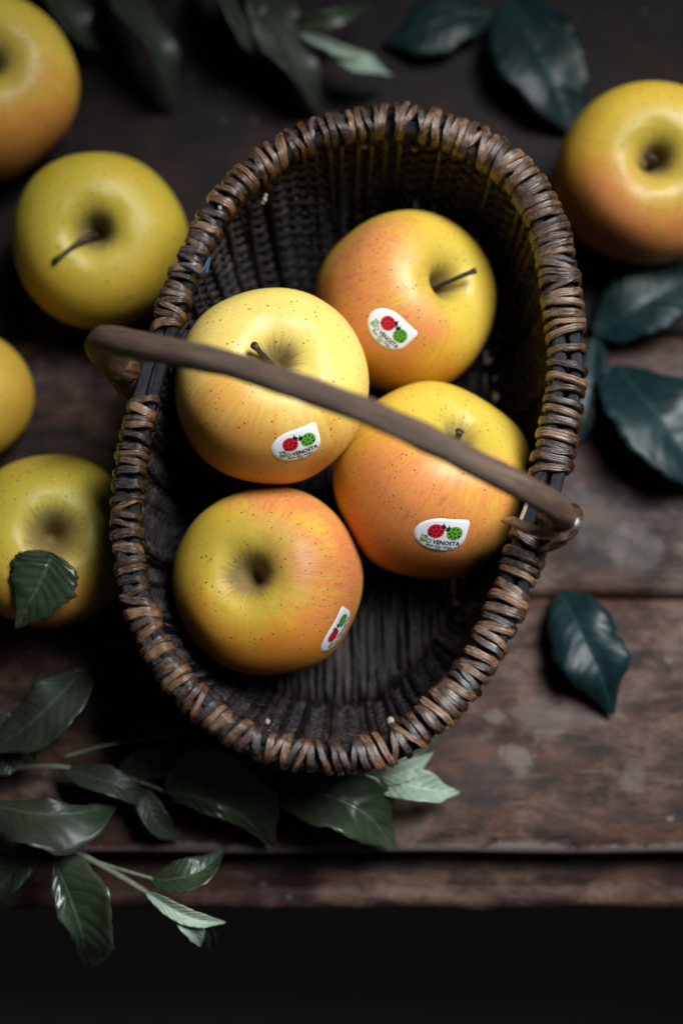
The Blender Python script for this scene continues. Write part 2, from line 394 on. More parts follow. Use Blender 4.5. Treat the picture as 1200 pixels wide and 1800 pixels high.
for k, (dn, rr_) in enumerate([(-0.46, 0.50), (0.48, 0.46)]):
    path = []
    for i in range(240):
        s = i/240; p, T, N = rim_frame(s)
        path.append(p + N*(rim_half(s)*dn) + Vector((0, 0, 0.0012*math.sin(s*2*PI*3+k) - 0.0005)))
    V, F, UV = tube(path, lambda t: 0.0066*rr_, 10, True, 1.25, lump=0.10, seed=k*3.1)
    add('rim_rod', V, F, M_CORE, basket, UV)

def spow(c, e): return math.copysign(abs(c)**e, c)
def make_wrap(s, seed, Wd, slant, lift, ridges):
    p, T, N = rim_frame(s); a = rim_half(s); b = 0.0054
    NP, NW = 30, 19; V = []; UV = []; F = []
    ph0 = random.random()*6
    for i in range(NP):
        an = 2*PI*i/NP
        # roll round the two rods, drifting along the rim
        drift = slant*math.cos(an) + 0.0007*noise.noise(Vector((math.cos(an)*1.3, math.sin(an)*1.3, seed)))
        wl = Wd*(1 + 0.16*noise.noise(Vector((math.cos(an)*1.6, math.sin(an)*1.6, seed+4))))
        if math.sin(an) < -0.3: wl *= 0.8
        for j in range(NW):
            x = j/(NW-1)*2 - 1
            crown = 0.0008*(1 - abs(x)**5) - 0.0007*abs(x)**9
            rg = 0.00055*abs(math.sin((x*0.5+0.5)*PI*ridges + ph0 + 0.9*noise.noise(Vector((an*1.5, x, seed)))))
            nz = 0.00038*noise.noise(Vector((math.cos(an)*3, math.sin(an)*3 + x*0.8, seed+9)))
            off = lift + crown + rg + nz
            pos = p + T*(drift + x*wl*0.5) + N*((a+off)*spow(math.cos(an), 0.78)) + Vector((0, 0, (b+off)*spow(math.sin(an), 0.78)))
            V.append(pos); UV.append((min(i, NP-i)/NP*4 + seed, x*0.5+0.5))
    for i in range(NP):
        k = (i+1) % NP
        for j in range(NW-1):
            F.append((i*NW+j, i*NW+j+1, k*NW+j+1, k*NW+j))
    return add('cane_wrap', V, F, M_CANE, basket, UV)

# bare stretches where the handle is lashed on
def s_of(pt):
    pt = Vector(pt); return min(range(NR), key=lambda i: (RIM[i]-pt).length)/NR
bareL = (s_of((-0.0763, 0.0801, 0.1020)), s_of((-0.0847, 0.0469, 0.1020)))
bareR = (s_of((0.0795, -0.0092, 0.1020)), s_of((0.0873, 0.0149, 0.1020)))
sparse = (s_of((0.0911, 0.0308, 0.1020)), s_of((0.0977, 0.0735, 0.1020)))
s = 0.0; nwr = 0
while s < 1.0 - 0.004:
    pxs = rim_at(s)
    Wd = random.choice([random.uniform(0.0025, 0.0034), random.uniform(0.0031, 0.0046)])
    gap = random.choice([-0.0004, 0.0, 0.0001, 0.0003, 0.0007, 0.0012, 0.0019])
    slant = random.gauss(0.0003, 0.0015)
    if sparse[0] <= s <= sparse[1]:
        gap = random.choice([0.0004, 0.0014, 0.0030, 0.0042]); slant = random.gauss(-0.0012, 0.0012)
    mid = s + Wd*0.5/RLEN
    if not (bareL[0] < mid < bareL[1] or bareR[0] < mid < bareR[1]):
        if random.random() < 0.035: gap += 0.003
        make_wrap(mid, nwr*7.3, Wd*1.04, slant, random.uniform(-0.0004, 0.0009), random.choice([2, 3, 3, 4, 5]))
        nwr += 1
    s += (Wd + gap)/RLEN
print('wraps', nwr)

# wall: upright stakes with rods woven between
ZB = 0.022
def wall(s, t):
    p = rim_at(s); d = p - CEN; k = 0.985 - 0.070*t - 0.135*t**2.6
    return Vector((CEN.x + d.x*k, CEN.y + d.y*k, (p.z-0.004)*(1-t) + ZB*t))
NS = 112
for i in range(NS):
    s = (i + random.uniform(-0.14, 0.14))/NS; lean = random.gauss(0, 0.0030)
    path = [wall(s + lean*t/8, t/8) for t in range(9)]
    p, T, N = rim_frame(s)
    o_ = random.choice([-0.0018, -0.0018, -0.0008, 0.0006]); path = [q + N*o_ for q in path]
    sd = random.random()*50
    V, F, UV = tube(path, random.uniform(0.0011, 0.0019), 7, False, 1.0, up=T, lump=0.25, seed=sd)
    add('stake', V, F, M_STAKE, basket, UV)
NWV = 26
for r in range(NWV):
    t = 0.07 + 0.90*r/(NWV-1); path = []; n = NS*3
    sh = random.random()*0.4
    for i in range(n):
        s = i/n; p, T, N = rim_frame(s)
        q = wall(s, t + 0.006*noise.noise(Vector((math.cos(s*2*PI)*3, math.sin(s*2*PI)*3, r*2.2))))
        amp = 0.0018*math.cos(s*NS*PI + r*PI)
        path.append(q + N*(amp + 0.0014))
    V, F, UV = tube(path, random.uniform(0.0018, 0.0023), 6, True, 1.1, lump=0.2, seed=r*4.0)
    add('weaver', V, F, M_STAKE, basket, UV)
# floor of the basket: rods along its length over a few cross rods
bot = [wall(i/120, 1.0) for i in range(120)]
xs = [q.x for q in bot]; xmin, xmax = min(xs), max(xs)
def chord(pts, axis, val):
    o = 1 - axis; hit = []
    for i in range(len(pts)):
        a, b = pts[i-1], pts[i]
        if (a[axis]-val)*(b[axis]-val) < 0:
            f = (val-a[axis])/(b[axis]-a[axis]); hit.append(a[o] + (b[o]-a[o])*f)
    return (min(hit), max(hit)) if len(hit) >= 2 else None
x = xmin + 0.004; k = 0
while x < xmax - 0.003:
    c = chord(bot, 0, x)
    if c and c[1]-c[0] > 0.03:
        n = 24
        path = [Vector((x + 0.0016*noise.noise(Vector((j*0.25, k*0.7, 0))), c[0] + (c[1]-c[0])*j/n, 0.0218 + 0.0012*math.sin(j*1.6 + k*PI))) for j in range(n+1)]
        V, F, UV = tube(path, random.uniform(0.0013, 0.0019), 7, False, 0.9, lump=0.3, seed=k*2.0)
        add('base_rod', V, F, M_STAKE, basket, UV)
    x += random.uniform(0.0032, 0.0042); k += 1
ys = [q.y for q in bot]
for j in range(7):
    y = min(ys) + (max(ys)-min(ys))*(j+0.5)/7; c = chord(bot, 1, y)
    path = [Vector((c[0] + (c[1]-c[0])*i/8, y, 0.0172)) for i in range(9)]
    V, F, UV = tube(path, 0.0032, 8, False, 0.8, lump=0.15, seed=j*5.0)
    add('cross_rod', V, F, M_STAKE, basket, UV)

# handle, thick at its ends, thin over the top
HP = [(-0.0912, 0.0611, 0.0920), (-0.0932, 0.0609, 0.1060), (-0.0956, 0.0602, 0.1220), (-0.0973, 0.0584, 0.1380), (-0.0920, 0.0550, 0.1540), (-0.0764, 0.0466, 0.1680), (-0.0577, 0.0390, 0.1780), (-0.0401, 0.0325, 0.1840), (-0.0209, 0.0244, 0.1880), (0.0083, 0.0128, 0.1890), (0.0310, 0.0031, 0.1860), (0.0525, -0.0048, 0.1760), (0.0711, -0.0089, 0.1600), (0.0842, -0.0098, 0.1400), (0.0894, -0.0092, 0.1220), (0.0886, -0.0061, 0.1060), (0.0854, -0.0013, 0.0940)]
hp = crom(HP, 10)
def hrad(t):
    e = abs(t-0.5)*2
    return 0.0051 + 0.0029*max(0, 1-t/0.42)**1.4 + 0.0004*max(0, t-0.6)/0.4
V, F, UV = tube(hp, hrad, 18, False, 1.0, up=Vector((0.3, 1, 0.2)).normalized(), lump=0.11, seed=2.0)
UV = [(u*0.30, v*2.4) for (u, v) in UV]
handle = add('handle', V, F, M_HANDLE, basket, UV)
def lash(pts, r, m=None, parent=None, name='lashing', flat=0.55):
    V, F, UV = tube(crom(pts, 8), r, 10, False, flat, lump=0.18, seed=random.random()*30)
    return add(name, V, F, m or M_CANE, parent or handle, UV)
lash([(0.0690, -0.0037, 0.1000), (0.0695, -0.0071, 0.1120), (0.0759, -0.0126, 0.1190), (0.0836, -0.0156, 0.1210), (0.0896, -0.0158, 0.1220), (0.0936, -0.0121, 0.1240), (0.0951, -0.0068, 0.1220), (0.0954, -0.0010, 0.1120)], 0.0023)
lash([(0.0811, -0.0178, 0.1040), (0.0846, -0.0187, 0.1130), (0.0897, -0.0171, 0.1180), (0.0939, -0.0130, 0.1160), (0.0967, -0.0077, 0.1080)], 0.0019)
lash([(0.0784, 0.0050, 0.1000), (0.0758, -0.0011, 0.1080), (0.0733, -0.0069, 0.1140), (0.0712, -0.0118, 0.1160)], 0.0008, M_PITH_GAPLIGHT, handle, 'splinter', 1.0)
V, F, UV = tube(crom([(-0.0968, 0.0609, 0.1190), (-0.0938, 0.0592, 0.1180), (-0.0909, 0.0584, 0.1150), (-0.0872, 0.0585, 0.1100)], 5), lambda t: 0.0054*(1-(2*t-1)**6*0.5), 14, False, 1.0, lump=0.12)
add('peg', V, F, M_CANE, handle, UV)
# pale cut rod ends under the rim and a thread caught on it
def knob(pt, r):
    me = bmesh.new(); bmesh.ops.create_icosphere(me, subdivisions=2, radius=r)
    V = [(v.co.x*1.0 + pt[0], v.co.y*1.2 + pt[1], v.co.z + pt[2]) for v in me.verts]; F = [tuple(v.index for v in f.verts) for f in me.faces]
    me.free(); return add('cut_end', V, F, M_PITH_GAPLIGHT, basket)
for p_, r_ in [((0.0101, 0.1665, 0.1110), .0019), ((0.0323, 0.1657, 0.1100), .0017), ((-0.0338, 0.1410, 0.1080), .0011), ((-0.0333, 0.1429, 0.1080), .0009), ((-0.0346, 0.1401, 0.1070), .0009), ((-0.0522, 0.1295, 0.1220), .0010), ((-0.0306, -0.0856, 0.0830), .0012), ((0.0202, -0.0858, 0.0860), .0017)]:
    knob(p_, r_)
lash([(-0.0684, 0.1043, 0.1190), (-0.0641, 0.1023, 0.1205), (-0.0605, 0.1008, 0.1190), (-0.0586, 0.1049, 0.1150), (-0.0570, 0.1111, 0.1120), (-0.0585, 0.1045, 0.1100)], 0.0007, M_THREAD, basket, 'thread', 1.0)

# three short pale rods standing in for light through gaps in the far wall
s0 = s_of((0.0418, 0.1700, 0.1200))
for k, (ds, ta, tb) in enumerate([(0.0062, 0.44, 0.53), (-0.0005, 0.49, 0.57), (-0.0080, 0.47, 0.58)]):
    p, T, N = rim_frame(s0 + ds)
    V, F, UV = tube([wall(s0 + ds, ta + (tb-ta)*j/5) - N*0.0040 for j in range(6)], lambda t: 0.0006 + 0.0007*t, 8, False, 1.0, up=T, lump=0.2, seed=k)
    add('gap_light_rod', V, F, M_PITH_GAPLIGHT, basket, UV)

# ------------------------------------------------------------------ apples
PROFILE = [(0.0, 0.38), (0.05, 0.42), (0.10, 0.54), (0.17, 0.68), (0.27, 0.775), (0.40, 0.815), (0.56, 0.785), (0.74, 0.67), (0.90, 0.45), (0.985, 0.18), (1.0, -0.06), (0.955, -0.32), (0.84, -0.57), (0.66, -0.765), (0.47, -0.86), (0.32, -0.875), (0.20, -0.82), (0.10, -0.735), (0.0, -0.71)]
def apple_mesh(R, seed, squash=1.0, taper=0.0, cav=1.0):
    prof = crom([(r, z, 0) for r, z in PROFILE], 4); SEG = 72
    V = []; F = []
    for i, q in enumerate(prof):
        for k in range(SEG):
            an = 2*PI*k/SEG
            z = q.y; r = max(q.x, 0.0)
            low = max(0, -z); hi = max(0, z-0.3)
            lob = 1 + (0.006 + 0.028*low)*math.cos(5*an + seed) * min(1, r*2) + 0.018*hi*math.cos(5*an+seed+0.4)
            r2 = r*lob*(1 + taper*z)
            zz = z
            if r < 0.42 and z > 0: zz = 0.815 - (0.815 - z)*cav + 0.008*math.cos(5*an+seed)*min(1, r*3)
            d = Vector((math.cos(an)*r, math.sin(an)*r, z))
            nz = 1 + 0.052*noise.noise(d*1.15 + Vector((seed, seed*2, 0))) + 0.003*noise.noise(d*3.2 + Vector((seed, 0, seed)))
            V.append(Vector((math.cos(an)*r2*nz, math.sin(an)*r2*nz, zz*squash*nz))*R)
    n = len(prof)
    for i in range(n-1):
        for k in range(SEG):
            F.append((i*SEG+k, (i+1)*SEG+k, (i+1)*SEG+(k+1) % SEG, i*SEG+(k+1) % SEG))
    return V, F

def sticker(ap, Vw, Fw, cen, ndir, tdir, sc=0.0000625):
    """A paper sticker laid onto the apple's skin, with its print on top."""
    bvh = BVHTree.FromPolygons([tuple(v) for v in Vw], Fw)
    n = Vector(ndir).normalized()
    hit = bvh.ray_cast(cen + n*0.1, -n)
    c0 = hit[0]; nn = (n*0.25 + hit[1]*0.75).normalized()
    t = Vector(tdir); t = (t - nn*t.dot(nn)).normalized(); b = nn.cross(t).normalized()
    def proj(u, v, off):
        q = c0 + t*(u*sc) + b*(v*sc) + nn*0.03
        h = bvh.ray_cast(q, -nn)
        if h[0] is None: return c0 + t*(u*sc) + b*(v*sc)
        return h[0] + h[1].normalized()*off
    # outline: an oval drawn out to one rounded corner
    pts = [(168*math.cos(2*PI*i/90)-8, 128*math.sin(2*PI*i/90)-6) for i in range(90)] + [(136+26*math.cos(2*PI*i/24), 98+26*math.sin(2*PI*i/24)) for i in range(24)]
    pts = sorted(pts)
    def half(P):
        h = []
        for p in P:
            while len(h) > 1 and (h[-1][0]-h[-2][0])*(p[1]-h[-2][1]) - (h[-1][1]-h[-2][1])*(p[0]-h[-2][0]) <= 0: h.pop()
            h.append(p)
        return h
    hull = half(pts)[:-1] + half(pts[::-1])[:-1]
    hull2 = []
    for i, p in enumerate(hull):
        q = hull[(i+1) % len(hull)]; d = math.dist(p, q); m = max(1, int(d/12))
        hull2 += [(p[0]+(q[0]-p[0])*k/m, p[1]+(q[1]-p[1])*k/m) for k in range(m)]
    H = len(hull2); rings = [1.0, 0.985, 0.85, 0.65, 0.4, 0.15]
    V = []; F = []
    for ri, r in enumerate(rings):
        for (u, v) in hull2: V.append(proj(u*r, v*r, 0.00004 if ri == 0 else 0.00016))
    for ri in range(len(rings)-1):
        for k in range(H):
            F.append((ri*H+k, ri*H+(k+1) % H, (ri+1)*H+(k+1) % H, (ri+1)*H+k))
    F.append(tuple((len(rings)-1)*H+k for k in range(H)))
    st = add('sticker', V, F, M_WHITE, ap)
    st['label'] = 'white oval fruit sticker with a red and a green ladybird and small print'
    def disc(V, F, FM, u0, v0, r, off, mi, n=28, sq=1.0, ang=0.0):
        base = len(V)
        for rr_ in (1.0, 0.6, 0.25):
            for k in range(n):
                a = 2*PI*k/n; x, y = r*rr_*math.cos(a), r*rr_*sq*math.sin(a)
                V.append(proj(u0 + x*math.cos(ang)-y*math.sin(ang), v0 + x*math.sin(ang)+y*math.cos(ang), off))
        for ri in range(2):
            for k in range(n):
                F.append((base+ri*n+k, base+ri*n+(k+1) % n, base+(ri+1)*n+(k+1) % n, base+(ri+1)*n+k)); FM.append(mi)
        F.append(tuple(base+2*n+k for k in range(n))); FM.append(mi)
    def stroke(V, F, FM, a, b_, w_, off, mi):
        d = Vector((b_[0]-a[0], b_[1]-a[1])).normalized()*w_; base = len(V)
        for (p, s_) in ((a, 1), (a, -1), (b_, -1), (b_, 1)):
            V.append(proj(p[0]-d.y*s_, p[1]+d.x*s_, off))
        F.append((base, base+1, base+2, base+3)); FM.append(mi)
    def bug(name, u0, v0, r, head, m):
        V = []; F = []; FM = []
        disc(V, F, FM, u0, v0, r, 0.00024, 0)
        ca, sa = math.cos(head), math.sin(head)
        R_ = lambda f, g: (u0 + r*(f*ca - g*sa), v0 + r*(f*sa + g*ca))
        hx, hy = R_(1.06, 0); disc(V, F, FM, hx, hy, r*0.27, 0.00024, 1, 16, 1.35, head)
        for g in (-0.28, 0.28):
            stroke(V, F, FM, R_(1.18, g*0.7), R_(1.42, g*1.6), r*0.05, 0.00024, 1)
        for f, g, q in ((0.52, 0.42, .15), (0.52, -0.42, .15), (0.05, 0.62, .14), (0.05, -0.62, .14), (-0.02, 0.0, .14), (-0.45, 0.42, .14), (-0.45, -0.42, .14), (0.38, 0.0, .11)):
            x, y = R_(f, g); disc(V, F, FM, x, y, r*q, 0.00030, 1, 12)
        base = len(V)
        for (f, g) in ((-0.42, 0.0), (-0.97, 0.22), (-0.97, -0.22)): V.append(proj(*R_(f, g), 0.00030))
        F.append((base, base+1, base+2)); FM.append(1)
        add(name, V, F, [m, M_INK], st, None, True, FM)
    bug('red_ladybird', -42, 26, 53, math.radians(42), M_RED)
    bug('green_ladybird', 80, 22, 51, math.radians(148), M_GREEN)
    V = []; F = []; FM = []
    def text(body, size, u0, v0, mi, bold=0.0, width=None, shear=0.0):
        cu = bpy.data.curves.new('txt', 'FONT'); cu.body = body; cu.size = size; cu.offset = bold; cu.resolution_u = 2; cu.shear = shear
        ob = bpy.data.objects.new('txt', cu); col.objects.link(ob)
        bpy.context.view_layer.update()
        me = bpy.data.meshes.new_from_object(ob.evaluated_get(bpy.context.evaluated_depsgraph_get()))
        xs_ = [v.co.x for v in me.vertices]; lo, hi = min(xs_), max(xs_); k = width/(hi-lo) if width else 1.0
        base = len(V)
        for v in me.vertices:
            x = u0 + (v.co.x-lo)*k; V.append(proj(x, v0 + v.co.y + 0.00035*(x-10)**2, 0.00026))
        for p in me.polygons: F.append(tuple(base+i for i in p.vertices)); FM.append(mi)
        bpy.data.objects.remove(ob); bpy.data.curves.remove(cu); bpy.data.meshes.remove(me)
    text('VAL', 30, -128, -36, 0, 0.8, 50)
    text('BIO', 44, -128, -72, 1, 1.4, 76)
    text('VENOSTA', 44, -46, -72, 0, 1.4, 176)
    text('Mela Alto Adige', 26, -82, -98, 0, 0.25, 168, 0.15)
    text('IGP', 22, -18, -119, 0, 0.2, 34)
    add('lettering', V, F, [M_INK, M_GREEN], st, None, True, FM)

def apple(spec, axis, label, base, blush, stem=None, seed=0.0, squash=1.0, taper=0.0, cav=1.0, stick=None, rest=None, spin=0.0, green=0.7, russet=0.14):
    cx, cy, cz, R = spec
    ax = Vector(axis).normalized()
    q = Vector((0, 0, 1)).rotation_difference(ax) @ Quaternion((0, 0, 1), spin)
    M = q.to_matrix()
    V, F = apple_mesh(R, seed, squash, taper, cav)
    if rest is not None:
        cz = rest - min((M @ v).z for v in V)
    inv = M.inverted()
    pd, pa, od, oa = blush
    mat = mat_apple('apple_skin', base, inv @ Vector(pd).normalized(), pa, inv @ Vector(od).normalized(), oa, green, russet)
    ap = add('apple', V, F, mat); ap.location = (cx, cy, cz); ap.rotation_euler = M.to_euler()
    tag(ap, label, 'apple')
    cen = Vector((cx, cy, cz))
    if stem:
        tip = Vector(stem[0])*stem[1]; zb = (0.815 - (0.815-0.40)*cav)*squash*R
        b0 = cen + ax*(zb - 0.002); rd = stem[2]
        if len(stem) > 3:                              # tip given from the apple's centre
            tip = cen + Vector(stem[0])*(stem[1]*R) - b0
            if stem[3] == 2: mid_ = b0 + tip*0.5 + ax*0.001
            else: mid_ = b0 + ax*(0.86*tip.dot(ax)) + (tip - ax*tip.dot(ax))*0.16
        else: mid_ = b0.lerp(b0 + tip, 0.5) + ax*(tip.length*0.22)
        SV, SF, SU = tube(crom([b0, mid_, b0 + tip], 7), lambda t: rd*(1 + 0.5*(1-t)**4 + 0.75*max(0, t-0.8)*5*0.55), 9, False, lump=0.35, seed=seed*5+1)
        add('stem', SV, SF, M_STEM, ap, SU)
    if stick:
        sticker(ap, [cen + M @ v for v in V], F, cen, *stick)
    return ap

OLV = (0.53, 0.38, 0.042); GOLD = (0.68, 0.43, 0.052)
# in the basket
apple((-0.0303, 0.0587, 0.0900, 0.0422), (0.1221, 0.0742, 0.9897), 'pale yellow apple lying highest in the basket, sticker between handle and front apple', (0.80, 0.575, 0.165),
      ((-0.4756, -0.8433, 0.2502), 0.15, (-0.3312, -0.9400, 0.0819), 0.72), ((-0.1387, 0.0971, 0.9856), 0.96, 0.0013, 2), 1.3, 1.0, 0.045, 0.82, ((0.2774, -0.7865, 0.5518), (0.9602, 0.2737, 0.0557)), None, 0.4, 0.35, 0.13)
apple((0.0295, 0.1108, 0.0650, 0.0421), (0.5472, -0.0446, 0.8358), 'yellow apple with orange cheek and long thin stem, farthest back in the basket', GOLD,
      ((-0.4873, -0.2430, 0.8387), 0.85, (-0.5180, -0.8525, 0.0699), 0.8), ((0.7785, 0.1072, 0.6184), 0.029, 0.00105), 4.1, 1.0, 0.02, 1.05, ((-0.2002, -0.6384, 0.7432), (0.6940, -0.6689, -0.2662)), None, 1.0, 0.55, 0.10)
apple((0.0409, 0.0253, 0.0600, 0.0440), (0.3395, 0.4331, 0.8350), 'orange yellow apple under the handle against the right rim of the basket', GOLD,
      ((-0.0095, -0.5243, 0.8515), 0.75, (-0.4832, -0.8239, 0.2961), 0.85), ((0.2596, 0.4728, 0.8421), 0.0115, 0.0015), 2.2, 1.02, 0.03, 0.70, ((0.0373, -0.7407, 0.6708), (0.9685, -0.2487, -0.0144), 0.000067), None, 2.0, 0.65, 0.10)
apple((-0.0324, -0.0207, 0.0590, 0.0417), (-0.2121, -0.1258, 0.9691), 'yellow apple with pink cheek and stemless hollow, nearest the front of the basket', (0.68, 0.445, 0.050),
      ((0.6492, 0.3551, 0.6727), 0.95, (0.0194, -0.9853, 0.1698), 0.95), None, 5.7, 1.0, 0.0, 1.05, ((0.7516, -0.5924, 0.2901), (0.5585, 0.8133, 0.1634)), None, 0.2, 0.6, 0.17)
# on the table
apple((-0.1771, 0.2387, 0.0360, 0.0451), (0.2575, -0.1881, 0.9478), 'golden apple with orange blush cut off by the top left corner of the picture', (0.74, 0.52, 0.07),
      ((0.5344, -0.7031, 0.4691), 0.45, (0.3887, -0.9097, -0.1462), 0.6), None, 0.6, 1.0, 0.0, 1.0, None, 0.0, 0.0)
apple((-0.1169, 0.1539, 0.0360, 0.0426), (0.0759, -0.3103, 0.9476), 'olive yellow apple left of the basket with a bent dark stem', OLV,
      ((0.9496, -0.2859, 0.1281), 0.0, (0.2352, -0.9431, -0.2352), 0.25), ((-0.3623, -0.5973, 0.7155), 1.0, 0.0012, 1), 3.0, 1.0, 0.03, 1.15, None, 0.0, 0.7, 0.6, 0.15)
apple((-0.1817, 0.0774, 0.0360, 0.0330), (0.1463, -0.1540, 0.9772), 'yellow apple sliver cut off by the left edge, level with the handle', OLV,
      ((0.7660, 0.0806, 0.6377), 0.2, (0.8395, -0.4403, 0.3183), 0.25), None, 6.6, 1.0, 0.0, 1.0, None, 0.0, 0.0)
apple((-0.1344, 0.0041, 0.0360, 0.0399), (0.2511, -0.1700, 0.9529), 'greenish yellow apple at the left edge with a green leaf lying on it', (0.53, 0.39, 0.048),
      ((0.2710, -0.9574, 0.0992), 0.4, (0.0470, -0.9987, -0.0181), 0.55), None, 7.9, 1.0, 0.0, 1.0, None, 0.0, 1.4, 0.6, 0.22)
apple((0.1490, 0.1895, 0.0360, 0.0440), (-0.0301, -0.2742, 0.9612), 'golden apple with orange lower cheek, right of the basket at the picture edge', GOLD,
      ((-0.2524, -0.8904, 0.3787), 0.85, (-0.5896, -0.8075, 0.0182), 0.7), ((-0.1690, -0.2475, 0.9540), 0.80, 0.0014, 1), 9.2, 1.0, 0.03, 1.05, None, 0.0, 0.3, 0.65, 0.13)

# ------------------------------------------------------------------ leaves
def leaf(mid, width, mat, parent=None, roll=0.0, fold=0.25, wave=0.0, nwave=3.0, serr=0.045, droop=0.0, seed=0.0, sym=0.0, petiole=None, name='leaf', peak=0.9):
    """mid: base-to-tip points; width: half width in metres; roll in degrees; fold lifts both halves; droop curls the margin down."""
    NL, NW = 36, 12
    P = crom(mid, 12); P, _n = [P[int(i*(len(P)-1)/NL)] if i < NL else P[-1] for i in range(NL+1)], 0
    V = []; UV = []; F = []; Nrm = []
    for i in range(NL+1):
        u = i/NL; p = P[i]
        T = (P[min(NL, i+1)] - P[max(0, i-1)]).normalized()
        S = T.cross(Vector((0, 0, 1)))
        if S.length < 0.15: S = Vector((1, 0, 0))
        S = S.normalized(); Nn = S.cross(T).normalized()
        rq = Quaternion(T, math.radians(roll)); S = rq @ S; Nn = rq @ Nn
        prof = max(0.0, math.sin(PI*min(1, u**peak)))**0.72
        prof *= 1 - 0.45*max(0, u-0.72)/0.28*(1 - (u-0.72)/0.28*0.2) if u > 0.72 else 1
        for j in range(NW+1):
            v = j/NW*2 - 1; av = abs(v)
            wl = width*prof*(1 + sym*math.copysign(1, v))*(1 + 0.16*noise.noise(Vector((u*5.5, 7.0*(v > 0), seed*3.7))) + 0.06*noise.noise(Vector((u*16, 3.0*(v > 0), seed))))
            if serr and av > 0.99: wl *= 1 + serr*((u*26) % 1.0 - 0.4)
            lat = v*wl
            up = fold*av*wl - droop*wl*av**3 + wave*wl*math.sin(u*PI*nwave + seed + (0.6 if v > 0 else 0))*av**2
            up += (0.09*noise.noise(Vector((u*3.2, v*1.4, seed*2.3))) + 0.03*noise.noise(Vector((u*9, v*3, seed))))*width
            V.append(p + S*(lat*(1 - 0.25*fold*fold)) + Nn*up); Nrm.append(Nn)
            UV.append((u, j/NW))
    n0 = len(V)
    th = 0.00035
    V += [V[i] - Nrm[i]*th for i in range(n0)]; UV += UV[:n0]
    W_ = NW+1
    for i in range(NL):
        for j in range(NW):
            a = i*W_+j; F.append((a, a+1, a+W_+1, a+W_)); F.append((n0+a, n0+a+W_, n0+a+W_+1, n0+a+1))
        for j in (0, NW):
            a = i*W_+j
            F.append((a, a+W_, n0+a+W_, n0+a) if j == 0 else (a, n0+a, n0+a+W_, a+W_))
    o = add(name, V, F, mat, parent, UV)
    if petiole:
        pv, pf, pu = tube(crom([petiole, Vector(petiole).lerp(Vector(mid[0]), 0.6), mid[0]], 5), 0.0008, 7)
        add('petiole', pv, pf, M_TWIG, o, pu)
    return o
def loose(mid, width, mat, label, **kw):
    o = leaf(mid, width, mat, **kw); return tag(o, label, 'leaf')
def twig(parent, pts, r0, r1, mat=None):
    V, F, UV = tube(crom(pts, 8), lambda t: r0 + (r1-r0)*t, 8, False, lump=0.15, seed=random.random()*9)
    return add('twig', V, F, mat or M_TWIG, parent, UV)

loose([(0.0928, 0.3139, 0.0120), (0.1000, 0.2813, 0.0180), (0.1112, 0.2555, 0.0160), (0.1230, 0.2326, 0.0040)], 0.0235, M_TEAL, 'large dark teal leaf at the top, its tip touching the right-hand apple', fold=0.24, droop=0.06, seed=1)
loose([(0.0832, 0.3069, 0.0060), (0.0605, 0.2992, 0.0120), (0.0407, 0.2905, 0.0120), (0.0219, 0.2889, 0.0040)], 0.0165, M_TEAL, 'very dark leaf lying flat at the top edge, pointing left', fold=0.1, droop=0.2, seed=2)
loose([(0.1272, 0.1191, 0.0060), (0.1444, 0.1287, 0.0160), (0.1650, 0.1410, 0.0160), (0.1884, 0.1566, 0.0060)], 0.018, M_TEAL, 'dark teal leaf half under the right-hand apple', fold=0.25, droop=0.05, seed=3)
loose([(0.1378, 0.1038, 0.0060), (0.1474, 0.0783, 0.0220), (0.1621, 0.0558, 0.0240), (0.1842, 0.0367, 0.0120)], 0.0255, M_TEAL, 'broad teal leaf cut off by the right edge below the right-hand apple', fold=0.26, droop=0.08, seed=4, roll=-8)
loose([(0.1274, 0.1196, 0.0050), (0.1241, 0.0962, 0.0100), (0.1204, 0.0782, 0.0100), (0.1135, 0.0596, 0.0040)], 0.0105, M_TEAL, 'narrow teal leaf showing just outside the basket rim on the right', fold=0.15, droop=0.2, seed=5, roll=6)
loose([(0.1049, -0.0113, 0.0050), (0.1106, -0.0335, 0.0200), (0.1186, -0.0535, 0.0200), (0.1273, -0.0717, 0.0040)], 0.0168, M_TEAL, 'single dark teal leaf lying alone on the bare wood at the right', fold=0.25, droop=0.30, wave=0.22, nwave=4, seed=6, roll=10)
loose([(-0.1247, -0.0119, 0.0775), (-0.1278, -0.0195, 0.0745), (-0.1338, -0.0296, 0.0690), (-0.1428, -0.0414, 0.0580)], 0.0155, M_GLEAF, 'small toothed green leaf lying on the lower left apple', fold=0.12, droop=0.12, serr=0.10, seed=7, peak=0.72)

# sprig at the top left
sp = empty('leafy_sprig', (-0.1078, 0.3281, 0.0060))
tag(sp, 'leafy sprig in the dark at the top left corner behind the apples', 'sprig', None)
twig(sp, [(-0.1662, 0.3395, 0.0100), (-0.1278, 0.3280, 0.0160), (-0.0818, 0.3230, 0.0180), (-0.0368, 0.3345, 0.0120)], 0.0018, 0.0013)
leaf([(-0.1247, 0.3262, 0.0160), (-0.1071, 0.2875, 0.0340), (-0.0931, 0.2640, 0.0340), (-0.0874, 0.2475, 0.0060)], 0.0130, M_DULL, sp, roll=-38, fold=0.25, wave=0.15, seed=1)
leaf([(-0.1556, 0.3294, 0.0140), (-0.1463, 0.3013, 0.0240), (-0.1369, 0.2855, 0.0220), (-0.1257, 0.2807, 0.0060)], 0.0120, M_DULL, sp, roll=-30, fold=0.2, wave=0.15, seed=2)
leaf([(-0.0760, 0.3244, 0.0160), (-0.0588, 0.2942, 0.0340), (-0.0466, 0.2760, 0.0360), (-0.0363, 0.2656, 0.0160)], 0.0150, M_DULL, sp, roll=-32, fold=0.2, wave=0.3, seed=3)
